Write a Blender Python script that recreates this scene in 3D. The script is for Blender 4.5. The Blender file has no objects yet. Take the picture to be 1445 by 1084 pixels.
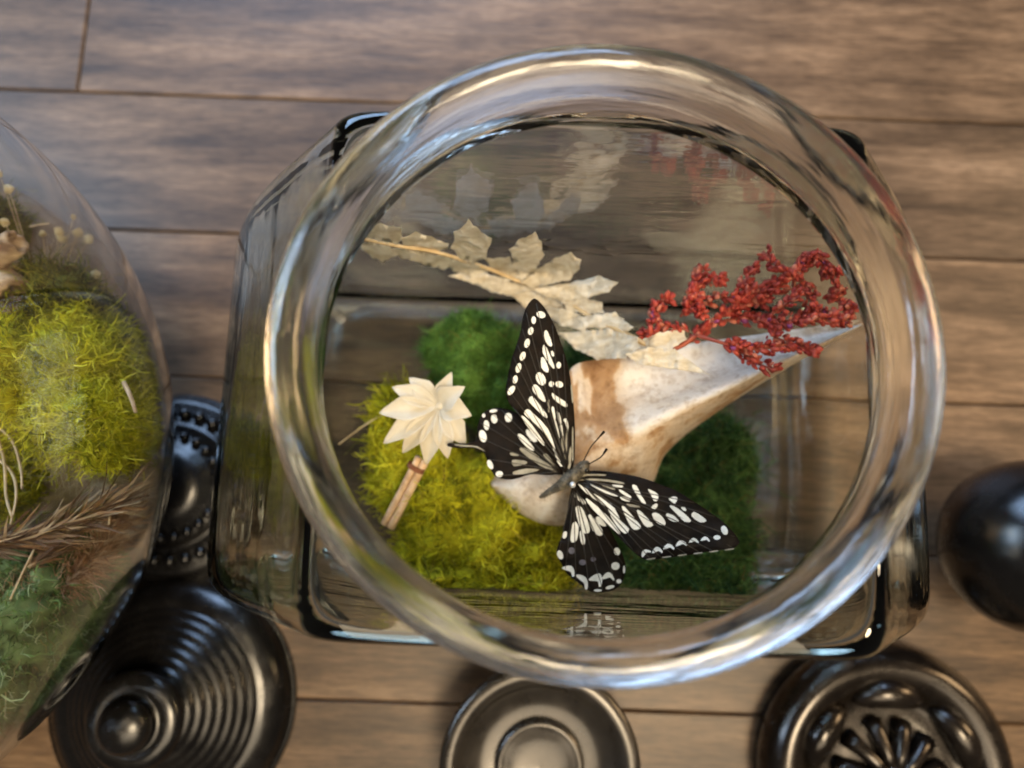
import bpy, bmesh, math, random
import numpy as np
from mathutils import Vector, Matrix, noise

# ---------------------------------------------------------------- camera, world, lamps, exposure
S = 0.0085                                   # one modelling unit in metres
W, HH, FPX = 1445.0, 1084.0, 1086.0
TILT, ROLL, CAMH = math.radians(9), math.radians(2.0), 33.6
scene = bpy.context.scene
col = scene.collection
random.seed(4); rng = np.random.default_rng(11)

_R = Vector((1, 0, 0)); _F = Vector((0, math.sin(TILT), -math.cos(TILT))); _D = Vector((0, -math.cos(TILT), -math.sin(TILT)))
_c, _s = math.cos(ROLL), math.sin(ROLL)
cam = bpy.data.cameras.new('camera'); camo = bpy.data.objects.new('camera', cam); col.objects.link(camo)
cr = _R * _c - _D * _s; cd = _R * _s + _D * _c
# pixel (u,v) -> u' = c u + s v along R, v' = -s u + c v along D : image right = c R - s D, image down = s R + c D
M = Matrix((cr, -cd, -_F)).transposed().to_4x4(); M.translation = Vector((0, 0, CAMH * S))
camo.matrix_world = M
cam.sensor_width = 36; cam.lens = 36 * FPX / W; cam.clip_start = 0.005; cam.clip_end = 20
cam.dof.use_dof = True; cam.dof.focus_distance = 20.5 * S; cam.dof.aperture_fstop = 9.0; cam.dof.aperture_blades = 0
scene.camera = camo

world = bpy.data.worlds.new('World'); scene.world = world; world.use_nodes = True
world.node_tree.nodes['Background'].inputs[0].default_value = (0.62, 0.56, 0.52, 1)
world.node_tree.nodes['Background'].inputs[1].default_value = 0.11

def area(name, loc, target, sx, sy, power, color):
    l = bpy.data.lights.new(name, 'AREA'); l.shape = 'RECTANGLE'; l.size = sx; l.size_y = sy; l.energy = power; l.color = color
    o = bpy.data.objects.new(name, l); col.objects.link(o); o.location = loc
    o.rotation_euler = (Vector(target) - Vector(loc)).to_track_quat('-Z', 'Y').to_euler()
    return o
area('window_light', (-0.25, 1.05, 0.66), (0.0, 0.05, 0.05), 0.85, 0.5, 18.0, (0.44, 0.65, 1.0))
area('side_window_light', (-0.85, 0.30, 0.72), (-0.1, 0.0, 0.05), 0.5, 0.5, 10.5, (0.56, 0.74, 1.0))
area('ceiling_light', (0.10, -0.62, 1.22), (0.03, 0.02, 0.1), 1.0, 0.5, 8.0, (1.0, 0.82, 0.58))
area('pendant_light', (0.22, -0.22, 1.3), (0.03, 0.02, 0.1), 0.34, 0.34, 17.0, (1.0, 0.79, 0.52))
area('room_light', (1.05, 0.35, 0.62), (0.05, 0.0, 0.05), 0.4, 0.4, 8.0, (1.0, 0.66, 0.34))
def bulb(loc, power):
    l = bpy.data.lights.new('ceiling_bulb', 'POINT'); l.energy = power; l.color = (1.0, 0.78, 0.5); l.shadow_soft_size = 0.025
    o = bpy.data.objects.new('ceiling_bulb', l); col.objects.link(o); o.location = loc
for p in ((0.62, -0.28, 0.9), (0.70, -0.10, 0.9), (-0.62, 0.25, 0.55)): bulb(p, 1.2)

scene.view_settings.view_transform = 'Standard'; scene.view_settings.look = 'None'
scene.view_settings.exposure = 0.0; scene.view_settings.gamma = 1.0; scene.view_settings.use_curve_mapping = False
cy = scene.cycles
cy.max_bounces = 20; cy.transmission_bounces = 20; cy.glossy_bounces = 8; cy.diffuse_bounces = 4; cy.transparent_max_bounces = 24
cy.caustics_reflective = False; cy.caustics_refractive = True; cy.blur_glossy = 0.4; cy.sample_clamp_indirect = 4.0

# ---------------------------------------------------------------- helpers
def at(x, y, z):
    """world point (modelling units) at height z seen at photo pixel x, y"""
    u = (x - W / 2) / FPX; v = (y - HH / 2) / FPX
    u, v = _c * u + _s * v, -_s * u + _c * v
    d = _F + _R * u + _D * v
    return Vector((0, 0, CAMH)) + d * ((z - CAMH) / d.z)

def obj(name, verts, faces, mat, parent=None, smooth=True, colors=None):
    me = bpy.data.meshes.new(name)
    v = np.asarray(verts, dtype=np.float64).reshape(-1, 3) * S
    me.from_pydata(v.tolist(), [], faces if isinstance(faces, list) else faces.tolist())
    me.materials.append(mat)
    if smooth: me.polygons.foreach_set('use_smooth', [True] * len(me.polygons))
    if colors is not None:
        a = me.color_attributes.new('tone', 'FLOAT_COLOR', 'POINT')
        c = np.ones((len(v), 4)); c[:, :3] = colors
        a.data.foreach_set('color', c.ravel())
    me.update()
    o = bpy.data.objects.new(name, me); col.objects.link(o)
    if parent is not None: o.parent = parent; o.matrix_parent_inverse = parent.matrix_world.inverted()
    return o

def thing(name, label, cat, loc=(0, 0, 0), group=None):
    o = bpy.data.objects.new(name, None); col.objects.link(o); o.empty_display_size = 0.02
    o.location = Vector(loc) * S; o['label'] = label; o['category'] = cat
    if group: o['group'] = group
    o.matrix_world = Matrix.Translation(Vector(loc) * S)
    return o

def tag(o, label, cat, group=None):
    o['label'] = label; o['category'] = cat
    if group: o['group'] = group
    return o

def catmull(pts, k=6):
    pts = [Vector(p) for p in pts]; out = []
    n = len(pts)
    for i in range(n - 1):
        p0 = pts[max(i - 1, 0)]; p1 = pts[i]; p2 = pts[i + 1]; p3 = pts[min(i + 2, n - 1)]
        for j in range(k):
            t = j / k
            out.append(0.5 * ((2 * p1) + (p2 - p0) * t + (2 * p0 - 5 * p1 + 4 * p2 - p3) * t * t + (3 * p1 - p0 - 3 * p2 + p3) * t ** 3))
    out.append(pts[-1]); return out

def loft(rings, closed_ring=False, cap=False):
    """rings: list of equal-length point lists -> verts, quads"""
    n = len(rings[0]); V = [p for r in rings for p in r]; Fc = []
    m = len(rings)
    for i in range(m if closed_ring else m - 1):
        a = i * n; b = ((i + 1) % m) * n
        for j in range(n):
            k = (j + 1) % n
            Fc.append([a + j, a + k, b + k, b + j])
    if cap: Fc.append(list(range(n))[::-1]); Fc.append([(m - 1) * n + j for j in range(n)])
    return V, Fc

def tube(pts, r0, r1=None, n=8, taper=None):
    pts = [Vector(p) for p in pts]; r1 = r0 if r1 is None else r1
    rings = []; up = Vector((0.13, 0.21, 1)).normalized(); m = len(pts)
    for i, p in enumerate(pts):
        t = (pts[min(i + 1, m - 1)] - pts[max(i - 1, 0)]).normalized()
        a = t.cross(up)
        if a.length < 1e-3: a = t.cross(Vector((1, 0, 0)))
        a.normalize(); b = t.cross(a)
        r = r0 + (r1 - r0) * i / max(m - 1, 1)
        rings.append([p + (a * math.cos(q) + b * math.sin(q)) * r for q in [2 * math.pi * j / n for j in range(n)]])
    return loft(rings, cap=True)

def merge(parts):
    V = []; Fc = []
    for v, f in parts:
        o = len(V); V += list(v); Fc += [[i + o for i in q] for q in f]
    return V, Fc

def lathe(profile, loc, n=96, k=1, mod=None):
    pr = catmull([(r, 0, z) for r, z in profile], k) if k > 1 else [Vector((r, 0, z)) for r, z in profile]
    loc = Vector(loc); rings = []
    for p in pr:
        ring = []
        for j in range(n):
            q = 2 * math.pi * j / n; r = max(p.x, 0.001)
            z = p.z
            if mod: r, z = mod(r, z, q)
            ring.append(loc + Vector((r * math.cos(q), r * math.sin(q), z)))
        rings.append(ring)
    return loft(rings)

def fill(poly, mapz, sub=2, jitter=0.0, seed=0):
    """flat outline (pixel coords) -> triangulated, refined sheet; mapz(x,y) -> world point"""
    bm = bmesh.new()
    vs = [bm.verts.new((x, y, 0)) for x, y in poly]
    es = [bm.edges.new((vs[i], vs[(i + 1) % len(vs)])) for i in range(len(vs))]
    bmesh.ops.triangle_fill(bm, use_beauty=True, edges=es)
    for _ in range(sub):
        bmesh.ops.subdivide_edges(bm, edges=bm.edges[:], cuts=1, use_grid_fill=True)
        bmesh.ops.triangulate(bm, faces=bm.faces[:])
        bmesh.ops.beautify_fill(bm, faces=bm.faces[:], edges=bm.edges[:])
    bm.verts.ensure_lookup_table(); bm.faces.ensure_lookup_table()
    for i, v in enumerate(bm.verts): v.index = i
    V = [mapz(v.co.x, v.co.y) for v in bm.verts]; Fc = []
    for f in bm.faces:
        q = [v.index for v in f.verts]
        if f.normal.z > 0: q = q[::-1]         # pixel y points down
        Fc.append(q)
    bm.free()
    return V, Fc

def thicken(V, Fc, h):
    """sheet -> closed slab of thickness h (downwards)"""
    n = len(V); cnt = {}
    for f in Fc:
        for i in range(len(f)):
            e = (f[i], f[(i + 1) % len(f)]); cnt[e] = cnt.get(e, 0) + 1
    B = [v - Vector((0, 0, h)) for v in V]
    out = [list(f) for f in Fc] + [[i + n for i in f[::-1]] for f in Fc]
    for (a, b) in cnt:
        if (b, a) not in cnt: out.append([b, a, a + n, b + n])
    return list(V) + B, out

# ---------------------------------------------------------------- materials
def mat(name):
    m = bpy.data.materials.new(name); m.use_nodes = True
    return m, m.node_tree.nodes, m.node_tree.links, m.node_tree.nodes['Principled BSDF']

def ramp(N, pts):
    r = N.new('ShaderNodeValToRGB'); e = r.color_ramp.elements
    while len(e) < len(pts): e.new(0.5)
    for i, (p, c) in enumerate(pts): e[i].position = p; e[i].color = (*c, 1)
    return r

def noise_node(N, L, scale, detail=6, rough=0.6, mapping=None, src='Object', rot=None):
    tc = N.new('ShaderNodeTexCoord'); mp = N.new('ShaderNodeMapping')
    if mapping: mp.inputs['Scale'].default_value = mapping
    if rot: mp.inputs['Rotation'].default_value = rot
    L.new(tc.outputs[src], mp.inputs['Vector'])
    t = N.new('ShaderNodeTexNoise'); t.inputs['Scale'].default_value = scale; t.inputs['Detail'].default_value = detail; t.inputs['Roughness'].default_value = rough
    L.new(mp.outputs['Vector'], t.inputs['Vector'])
    return t, mp

def bump(N, L, bsdf, height, strength, dist):
    b = N.new('ShaderNodeBump'); b.inputs['Strength'].default_value = strength; b.inputs['Distance'].default_value = dist
    L.new(height, b.inputs['Height']); L.new(b.outputs['Normal'], bsdf.inputs['Normal'])

def mixrgb(N, L, a, b, fac, mode='MIX'):
    m = N.new('ShaderNodeMix'); m.data_type = 'RGBA'; m.blend_type = mode
    for s, i in ((fac, 0), (a, 6), (b, 7)):
        if hasattr(s, 'is_linked'): L.new(s, m.inputs[i])
        else: m.inputs[i].default_value = s
    return m.outputs[2]

def wood_material():
    m, N, L, B = mat('weathered_plank')
    info = N.new('ShaderNodeObjectInfo')
    tc = N.new('ShaderNodeTexCoord'); add = N.new('ShaderNodeVectorMath'); add.operation = 'ADD'
    mul = N.new('ShaderNodeVectorMath'); mul.operation = 'SCALE'; mul.inputs['Scale'].default_value = 7.0
    comb = N.new('ShaderNodeCombineXYZ')
    for i in range(3): L.new(info.outputs['Random'], comb.inputs[i])
    L.new(comb.outputs[0], mul.inputs[0]); L.new(tc.outputs['Object'], add.inputs[0]); L.new(mul.outputs[0], add.inputs[1])
    def nz(sx, sy, scale, det, rough):
        mp = N.new('ShaderNodeMapping'); mp.inputs['Scale'].default_value = (sx, sy, 1); L.new(add.outputs[0], mp.inputs['Vector'])
        t = N.new('ShaderNodeTexNoise'); t.inputs['Scale'].default_value = scale; t.inputs['Detail'].default_value = det; t.inputs['Roughness'].default_value = rough
        L.new(mp.outputs[0], t.inputs['Vector']); return t
    grain = nz(1, 8, 10, 10, 0.68); patch = nz(1, 2.6, 20, 8, 0.7); fine = nz(1, 11, 95, 6, 0.7); saw = nz(12, 1, 22, 3, 0.5)
    r1 = ramp(N, [(0.28, (0.042, 0.028, 0.019)), (0.45, (0.125, 0.084, 0.053)), (0.58, (0.225, 0.156, 0.100)), (0.78, (0.35, 0.255, 0.172))])
    L.new(grain.outputs[0], r1.inputs[0])
    r2 = ramp(N, [(0.34, (0.56, 0.53, 0.49)), (0.64, (1.15, 1.1, 1.02))]); L.new(patch.outputs[0], r2.inputs[0])
    c = mixrgb(N, L, r1.outputs[0], r2.outputs[0], 0.85, 'MULTIPLY')
    r3 = ramp(N, [(0.36, (0.5, 0.48, 0.46)), (0.58, (1.12, 1.12, 1.12))]); L.new(fine.outputs[0], r3.inputs[0])
    c = mixrgb(N, L, c, r3.outputs[0], 0.9, 'MULTIPLY')
    r4 = ramp(N, [(0.42, (0.75, 0.72, 0.70)), (0.55, (1.0, 1.0, 1.0))]); L.new(saw.outputs[0], r4.inputs[0])
    c = mixrgb(N, L, c, r4.outputs[0], 0.15, 'MULTIPLY')
    r5 = ramp(N, [(0.0, (0.82, 0.80, 0.80)), (1.0, (1.12, 1.06, 1.0))]); L.new(info.outputs['Random'], r5.inputs[0])
    c = mixrgb(N, L, c, r5.outputs[0], 1.0, 'MULTIPLY'); c = mixrgb(N, L, c, (0.80, 0.80, 0.80, 1), 1.0, 'MULTIPLY')
    L.new(c, B.inputs['Base Color'])
    B.inputs['Roughness'].default_value = 0.42; B.inputs['Specular IOR Level'].default_value = 0.4
    bump(N, L, B, grain.outputs[0], 0.25, 0.001)
    return m

def glass_material(name, tint, wave, scale, mapping, centre=None, rough=0.0):
    m, N, L, B = mat(name); N.remove(B)
    g = N.new('ShaderNodeBsdfGlass'); g.inputs['IOR'].default_value = 1.5; g.inputs['Color'].default_value = (*tint, 1)
    t, mp = noise_node(N, L, scale, 3, 0.5, mapping)
    if centre:                                  # moulded ring: fine ridges that run round the mouth
        tc = N.new('ShaderNodeTexCoord'); sb = N.new('ShaderNodeVectorMath'); sb.operation = 'SUBTRACT'; sb.inputs[1].default_value = centre
        L.new(tc.outputs['Object'], sb.inputs[0]); sx = N.new('ShaderNodeSeparateXYZ'); L.new(sb.outputs[0], sx.inputs[0])
        an = N.new('ShaderNodeMath'); an.operation = 'ARCTAN2'; L.new(sx.outputs[1], an.inputs[0]); L.new(sx.outputs[0], an.inputs[1])
        cx = N.new('ShaderNodeCombineXYZ'); L.new(sx.outputs[0], cx.inputs[0]); L.new(sx.outputs[1], cx.inputs[1])
        ln = N.new('ShaderNodeVectorMath'); ln.operation = 'LENGTH'; L.new(cx.outputs[0], ln.inputs[0])
        c2 = N.new('ShaderNodeCombineXYZ')
        for src, k, i in ((ln.outputs['Value'], 1.0, 0), (sx.outputs[2], 1.0, 1), (an.outputs[0], 0.0035, 2)):
            mm = N.new('ShaderNodeMath'); mm.operation = 'MULTIPLY'; mm.inputs[1].default_value = k; L.new(src, mm.inputs[0]); L.new(mm.outputs[0], c2.inputs[i])
        L.new(c2.outputs[0], t.inputs['Vector'])
    bump(N, L, g, t.outputs[0], 1.0, wave)
    sm, _ = noise_node(N, L, 45, 4, 0.6)         # smudges and dust
    rr_ = ramp(N, [(0.45, (rough,) * 3), (0.75, (rough + 0.08,) * 3)]); L.new(sm.outputs[0], rr_.inputs[0]); L.new(rr_.outputs[0], g.inputs['Roughness'])
    L.new(g.outputs[0], N['Material Output'].inputs['Surface'])
    return m

def thin_glass(name, tint):
    """flat pane: light passes straight, mirror part by Fresnel"""
    m, N, L, B = mat(name); N.remove(B)
    tr = N.new('ShaderNodeBsdfTransparent'); tr.inputs[0].default_value = (*tint, 1)
    gl = N.new('ShaderNodeBsdfGlossy'); gl.inputs['Roughness'].default_value = 0.02
    fr = N.new('ShaderNodeFresnel'); fr.inputs[0].default_value = 1.5
    mx = N.new('ShaderNodeMixShader'); L.new(fr.outputs[0], mx.inputs[0]); L.new(tr.outputs[0], mx.inputs[1]); L.new(gl.outputs[0], mx.inputs[2])
    L.new(mx.outputs[0], N['Material Output'].inputs['Surface'])
    return m

def tone_material(name, rough=0.7, trans=0.0, spec=0.3, mul=None):
    m, N, L, B = mat(name)
    a = N.new('ShaderNodeVertexColor'); a.layer_name = 'tone'
    c = a.outputs[0]
    if mul:
        t, _ = noise_node(N, L, mul[0], 5, 0.6)
        r = ramp(N, [(0.3, (mul[1],) * 3), (0.7, (mul[2],) * 3)]); L.new(t.outputs[0], r.inputs[0])
        c = mixrgb(N, L, c, r.outputs[0], 1.0, 'MULTIPLY')
    L.new(c, B.inputs['Base Color']); B.inputs['Roughness'].default_value = rough; B.inputs['Specular IOR Level'].default_value = spec
    if trans > 0:
        d = N.new('ShaderNodeBsdfTranslucent'); L.new(c, d.inputs[0])
        mx = N.new('ShaderNodeMixShader'); mx.inputs[0].default_value = trans
        L.new(B.outputs[0], mx.inputs[1]); L.new(d.outputs[0], mx.inputs[2]); L.new(mx.outputs[0], N['Material Output'].inputs['Surface'])
    return m

def noisy(name, c0, c1, scale, rough=0.6, mapping=None, metallic=0.0, spec=0.5, bmp=0.0, trans=0.0, lo=0.35, hi=0.65):
    m, N, L, B = mat(name)
    t, _ = noise_node(N, L, scale, 6, 0.6, mapping)
    r = ramp(N, [(lo, c0), (hi, c1)]); L.new(t.outputs[0], r.inputs[0]); L.new(r.outputs[0], B.inputs['Base Color'])
    B.inputs['Roughness'].default_value = rough; B.inputs['Metallic'].default_value = metallic; B.inputs['Specular IOR Level'].default_value = spec
    if bmp: bump(N, L, B, t.outputs[0], 0.6, bmp)
    if trans > 0:
        d = N.new('ShaderNodeBsdfTranslucent'); L.new(r.outputs[0], d.inputs[0])
        mx = N.new('ShaderNodeMixShader'); mx.inputs[0].default_value = trans
        L.new(B.outputs[0], mx.inputs[1]); L.new(d.outputs[0], mx.inputs[2]); L.new(mx.outputs[0], N['Material Output'].inputs['Surface'])
    return m

def lacquer(name, base, rough, metallic=0.0, coat=0.0):
    m, N, L, B = mat(name)
    t, _ = noise_node(N, L, 90, 5, 0.65)
    r = ramp(N, [(0.3, tuple(x * 0.7 for x in base)), (0.7, tuple(x * 1.35 for x in base))]); L.new(t.outputs[0], r.inputs[0]); L.new(r.outputs[0], B.inputs['Base Color'])
    rr = ramp(N, [(0.35, (rough * 0.75,) * 3), (0.7, (rough * 1.4,) * 3)]); L.new(t.outputs[0], rr.inputs[0]); L.new(rr.outputs[0], B.inputs['Roughness'])
    B.inputs['Metallic'].default_value = metallic; B.inputs['Coat Weight'].default_value = coat; B.inputs['Coat Roughness'].default_value = 0.12
    bump(N, L, B, t.outputs[0], 0.25, 0.0004)
    return m

WOOD = wood_material()
GROOVE = noisy('plank_groove', (0.06, 0.042, 0.030), (0.10, 0.07, 0.05), 40, 0.8)
JARGLASS = glass_material('jar_glass', (0.965, 0.98, 0.955), 0.00035, 18, (1.0, 1.0, 3.2))
RIMGLASS = glass_material('rim_glass', (0.985, 0.985, 0.975), 0.0006, 420, (1, 1, 1), (1.88 * S, 3.31 * S, 0), 0.11)
GLOBEGLASS = glass_material('globe_glass', (0.975, 0.98, 0.97), 0.0006, 12, (1, 1, 1))
PANE = thin_glass('jar_base_glass', (0.93, 0.95, 0.92))
MOSS = tone_material('moss_strand', 0.75, 0.25, 0.2)
MOSSCORE = tone_material('moss_core', 0.9, 0.0, 0.1, (220, 0.45, 1.3))
BLACK = lacquer('black_lacquer', (0.005, 0.0048, 0.005), 0.24, 0.0, 0.0)
BRONZE = lacquer('dark_bronze', (0.018, 0.014, 0.011), 0.26, 0.6, 0.35)
PEWTER = lacquer('aged_pewter', (0.042, 0.038, 0.034), 0.30, 0.55, 0.3)
WING = noisy('wing_black', (0.003, 0.0022, 0.0018), (0.011, 0.007, 0.005), 400, 0.7, None, 0.0, 0.12)
MARK = noisy('wing_cream', (0.63, 0.65, 0.62), (0.80, 0.82, 0.80), 500, 0.6, None, 0.0, 0.2)
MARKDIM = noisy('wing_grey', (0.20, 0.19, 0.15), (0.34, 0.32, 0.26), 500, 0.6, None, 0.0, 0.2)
MARKBLUE = noisy('wing_blue_scales', (0.05, 0.05, 0.07), (0.12, 0.12, 0.17), 900, 0.6)
FUR = noisy('thorax_fur', (0.008, 0.007, 0.006), (0.16, 0.14, 0.10), 800, 0.7, (1, 1, 0.5))
LEAF = noisy('dried_leaf', (0.60, 0.52, 0.38), (0.86, 0.81, 0.70), 230, 0.6, (1, 2.2, 1), 0.0, 0.3, 0.0022, 0.25)
STEM = noisy('dry_stem', (0.42, 0.30, 0.15), (0.62, 0.47, 0.27), 200, 0.6)
PETAL = noisy('pale_petal', (0.68, 0.62, 0.49), (0.84, 0.81, 0.73), 60, 0.5, None, 0.0, 0.4, 0.0004, 0.3)
REED = noisy('split_reed', (0.50, 0.32, 0.18), (0.74, 0.54, 0.35), 60, 0.45, (6, 6, 0.5), 0.0, 0.4)
THREAD = noisy('brown_thread', (0.13, 0.045, 0.02), (0.22, 0.08, 0.035), 300, 0.7)
BUD = tone_material('red_bud', 0.55, 0.15, 0.4)
REDSTEM = noisy('red_stem', (0.17, 0.025, 0.012), (0.30, 0.055, 0.02), 150, 0.55)
PLUME = tone_material('plume_fibre', 0.6, 0.25, 0.3)
BARK = noisy('pale_bark', (0.20, 0.11, 0.055), (0.70, 0.52, 0.33), 160, 0.7, (1, 2, 1), 0.0, 0.3, 0.003)
FLORET = noisy('cream_floret', (0.58, 0.44, 0.19), (0.80, 0.68, 0.40), 200, 0.6, None, 0.0, 0.3, 0.0, 0.2)
PINHEAD = lacquer('pin_head', (0.75, 0.78, 0.85), 0.08, 0.6)

def bone_material():
    m, N, L, B = mat('old_bone')
    a = N.new('ShaderNodeVertexColor'); a.layer_name = 'tone'
    t, _ = noise_node(N, L, 85, 7, 0.65); t2, _ = noise_node(N, L, 330, 5, 0.7)
    ad = N.new('ShaderNodeMath'); ad.operation = 'MULTIPLY_ADD'; L.new(t.outputs[0], ad.inputs[0]); ad.inputs[1].default_value = 0.55
    sep = N.new('ShaderNodeSeparateColor'); L.new(a.outputs[0], sep.inputs[0]); L.new(sep.outputs[0], ad.inputs[2])
    r = ramp(N, [(0.56, (0.25, 0.135, 0.062)), (0.69, (0.42, 0.265, 0.145)), (0.73, (0.58, 0.46, 0.34)), (0.95, (0.76, 0.73, 0.70))])
    L.new(ad.outputs[0], r.inputs[0])
    r2 = ramp(N, [(0.32, (0.50, 0.40, 0.30)), (0.52, (1.0, 1.0, 1.0))]); L.new(t2.outputs[0], r2.inputs[0])
    c = mixrgb(N, L, r.outputs[0], r2.outputs[0], 0.7, 'MULTIPLY')
    L.new(c, B.inputs['Base Color']); B.inputs['Roughness'].default_value = 0.72; B.inputs['Specular IOR Level'].default_value = 0.25
    bump(N, L, B, t2.outputs[0], 0.7, 0.0015)
    return m
BONE = bone_material()

# ---------------------------------------------------------------- the table of planks
TBL = obj('table_top', [(x, y, z) for z in (-1.2, -0.42) for x, y in ((-75, -48), (75, -48), (75, 62), (-75, 62))],
          [[3, 2, 1, 0], [4, 5, 6, 7], [0, 1, 5, 4], [1, 2, 6, 5], [2, 3, 7, 6], [3, 0, 4, 7]], GROOVE, smooth=False)
TBL['kind'] = 'structure'
SEAM = at(245, 327, 0).y; PITCH = (at(245, 134, 0).y - at(245, 531, 0).y) / 2
BUTT = at(118, 60, 0).x
def plank_mesh(length):
    g = 0.03; b = 0.07; x0, x1, y0, y1 = g, length - g, g, PITCH - g
    V = [(x0, y0, -0.42), (x1, y0, -0.42), (x1, y1, -0.42), (x0, y1, -0.42), (x0, y0, -b), (x1, y0, -b), (x1, y1, -b), (x0, y1, -b),
         (x0 + b, y0 + b, 0), (x1 - b, y0 + b, 0), (x1 - b, y1 - b, 0), (x0 + b, y1 - b, 0)]
    Fc = [[3, 2, 1, 0], [8, 9, 10, 11]]
    for a in (0, 4):
        for i in range(4):
            j = (i + 1) % 4; Fc.append([a + i, a + j, a + 4 + j, a + 4 + i])
    me = bpy.data.meshes.new('plank'); me.from_pydata((np.array(V) * S).tolist(), [], Fc); me.materials.append(WOOD); return me
PL = 70.0; pm = plank_mesh(PL)
r0 = int(math.floor((-48 - SEAM) / PITCH)) + 1
offs = {2: BUTT}
for r in range(r0, 40):
    y = SEAM + r * PITCH
    if y + PITCH > 62: break
    ox = (BUTT if r == 1 else BUTT - [7.3, 13, 21.7, 10.1, 17.2, 5.5][r % 6]) 
    x = ox
    while x > -75 + PL: x -= PL
    x -= PL
    while x < 75:
        if x >= -75 - PL + 4 and x + PL > -75 and x < 72:
            if x >= -75.01 and x + PL <= 75.01:
                me = pm; xx = x
            else:
                xx = max(x, -75); me = plank_mesh(min(x + PL, 75) - xx)
            o = bpy.data.objects.new('plank', me); col.objects.link(o); o.location = (xx * S, y * S, 0); o.parent = TBL
        x += PL

# ---------------------------------------------------------------- the square jar with a round mouth
JX, JY = 1.88, 3.07
def ring(z, a, b, p, n=256, ox=0.0, oy=0.0):
    out = []
    for j in range(n):
        q = 2 * math.pi * (j + 0.5) / n; c, s = math.cos(q), math.sin(q); e = 2.0 / p
        out.append(Vector((JX + ox + a * math.copysign(abs(c) ** e, c), JY + oy + b * math.copysign(abs(s) ** e, s), z)))
    return out
def rings_of(tab, k=4):
    pts = catmull([(t[1], t[2], t[0]) for t in tab], k); ps = catmull([(t[3], 0, 0) for t in tab], k)
    return [ring(p.z, p.x, p.y, max(q.x, 2.0)) for p, q in zip(pts, ps)]
outer = [(0.03, 2.0, 1.5, 3), (0.03, 9.3, 5.0, 6), (0.06, 10.4, 5.55, 9), (0.35, 11.1, 5.9, 13), (1.2, 11.7, 6.04, 17), (3.2, 12.15, 6.08, 18), (5.75, 12.05, 6.1, 18), (8.5, 11.4, 6.1, 18), (11, 10.3, 6.1, 18),
         (13, 9.05, 6.1, 18), (14.8, 7.7, 6.1, 18), (15.9, 6.85, 6.12, 18), (16.4, 6.48, 6.1, 18), (16.62, 6.34, 6.05, 17), (16.74, 6.26, 5.99, 13), (16.80, 6.26, 6.0, 7), (16.86, 6.26, 6.0, 3.2), (17.0, 6.26, 6.0, 2.0), (17.25, 6.26, 6.0, 2.0), (17.45, 6.36, 6.1, 2.0),
         (17.62, 6.65, 6.41, 2.0), (17.85, 6.93, 6.67, 2.0), (18.1, 6.99, 6.73, 2.0), (18.32, 6.87, 6.61, 2.0), (18.44, 6.63, 6.37, 2.0), (18.42, 6.40, 6.15, 2.0), (18.28, 6.22, 5.97, 2.0), (18.0, 6.12, 5.88, 2.0)]
inner = [(17.7, 6.09, 5.85, 2.0), (17.3, 6.07, 5.82, 2.0), (17.0, 6.07, 5.81, 2.0), (16.8, 6.07, 5.81, 2.2), (16.62, 6.09, 5.83, 5), (16.38, 6.2, 5.86, 11), (15.8, 6.55, 5.87, 15), (14.7, 7.45, 5.87, 16),
         (12.9, 8.78, 5.87, 16), (11, 10.0, 5.86, 16), (8.5, 11.12, 5.85, 16), (5.75, 11.75, 5.84, 16), (3.4, 11.8, 5.82, 16), (2.0, 11.5, 5.78, 16), (1.3, 11.0, 5.71, 15), (0.9, 10.5, 5.56, 14), (0.68, 9.9, 5.3, 12), (0.58, 9.0, 4.9, 9), (0.55, 2.0, 1.5, 3)]
rgs = rings_of(outer, 4)[:-1] + [ring(18.0, 6.12, 5.88, 2.0)] + rings_of(inner, 4)
for i, rg_ in enumerate(rgs):                                   # the lip sits a touch further back than the body
    k = min(max((rg_[0].z - 16.9) / 0.8, 0), 1) * 0.24
    for p in rg_: p.y += k
V, Fc = loft(rgs, cap=True)
jo = obj('glass_jar', V, Fc, JARGLASS); jo.data.materials.append(RIMGLASS)
for p_ in jo.data.polygons:
    if len(p_.vertices) == 4 and p_.center.z > 16.95 * S: p_.material_index = 1
tag(jo, 'clear square glass jar with thick round mouth holding a butterfly and moss', 'jar')

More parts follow.
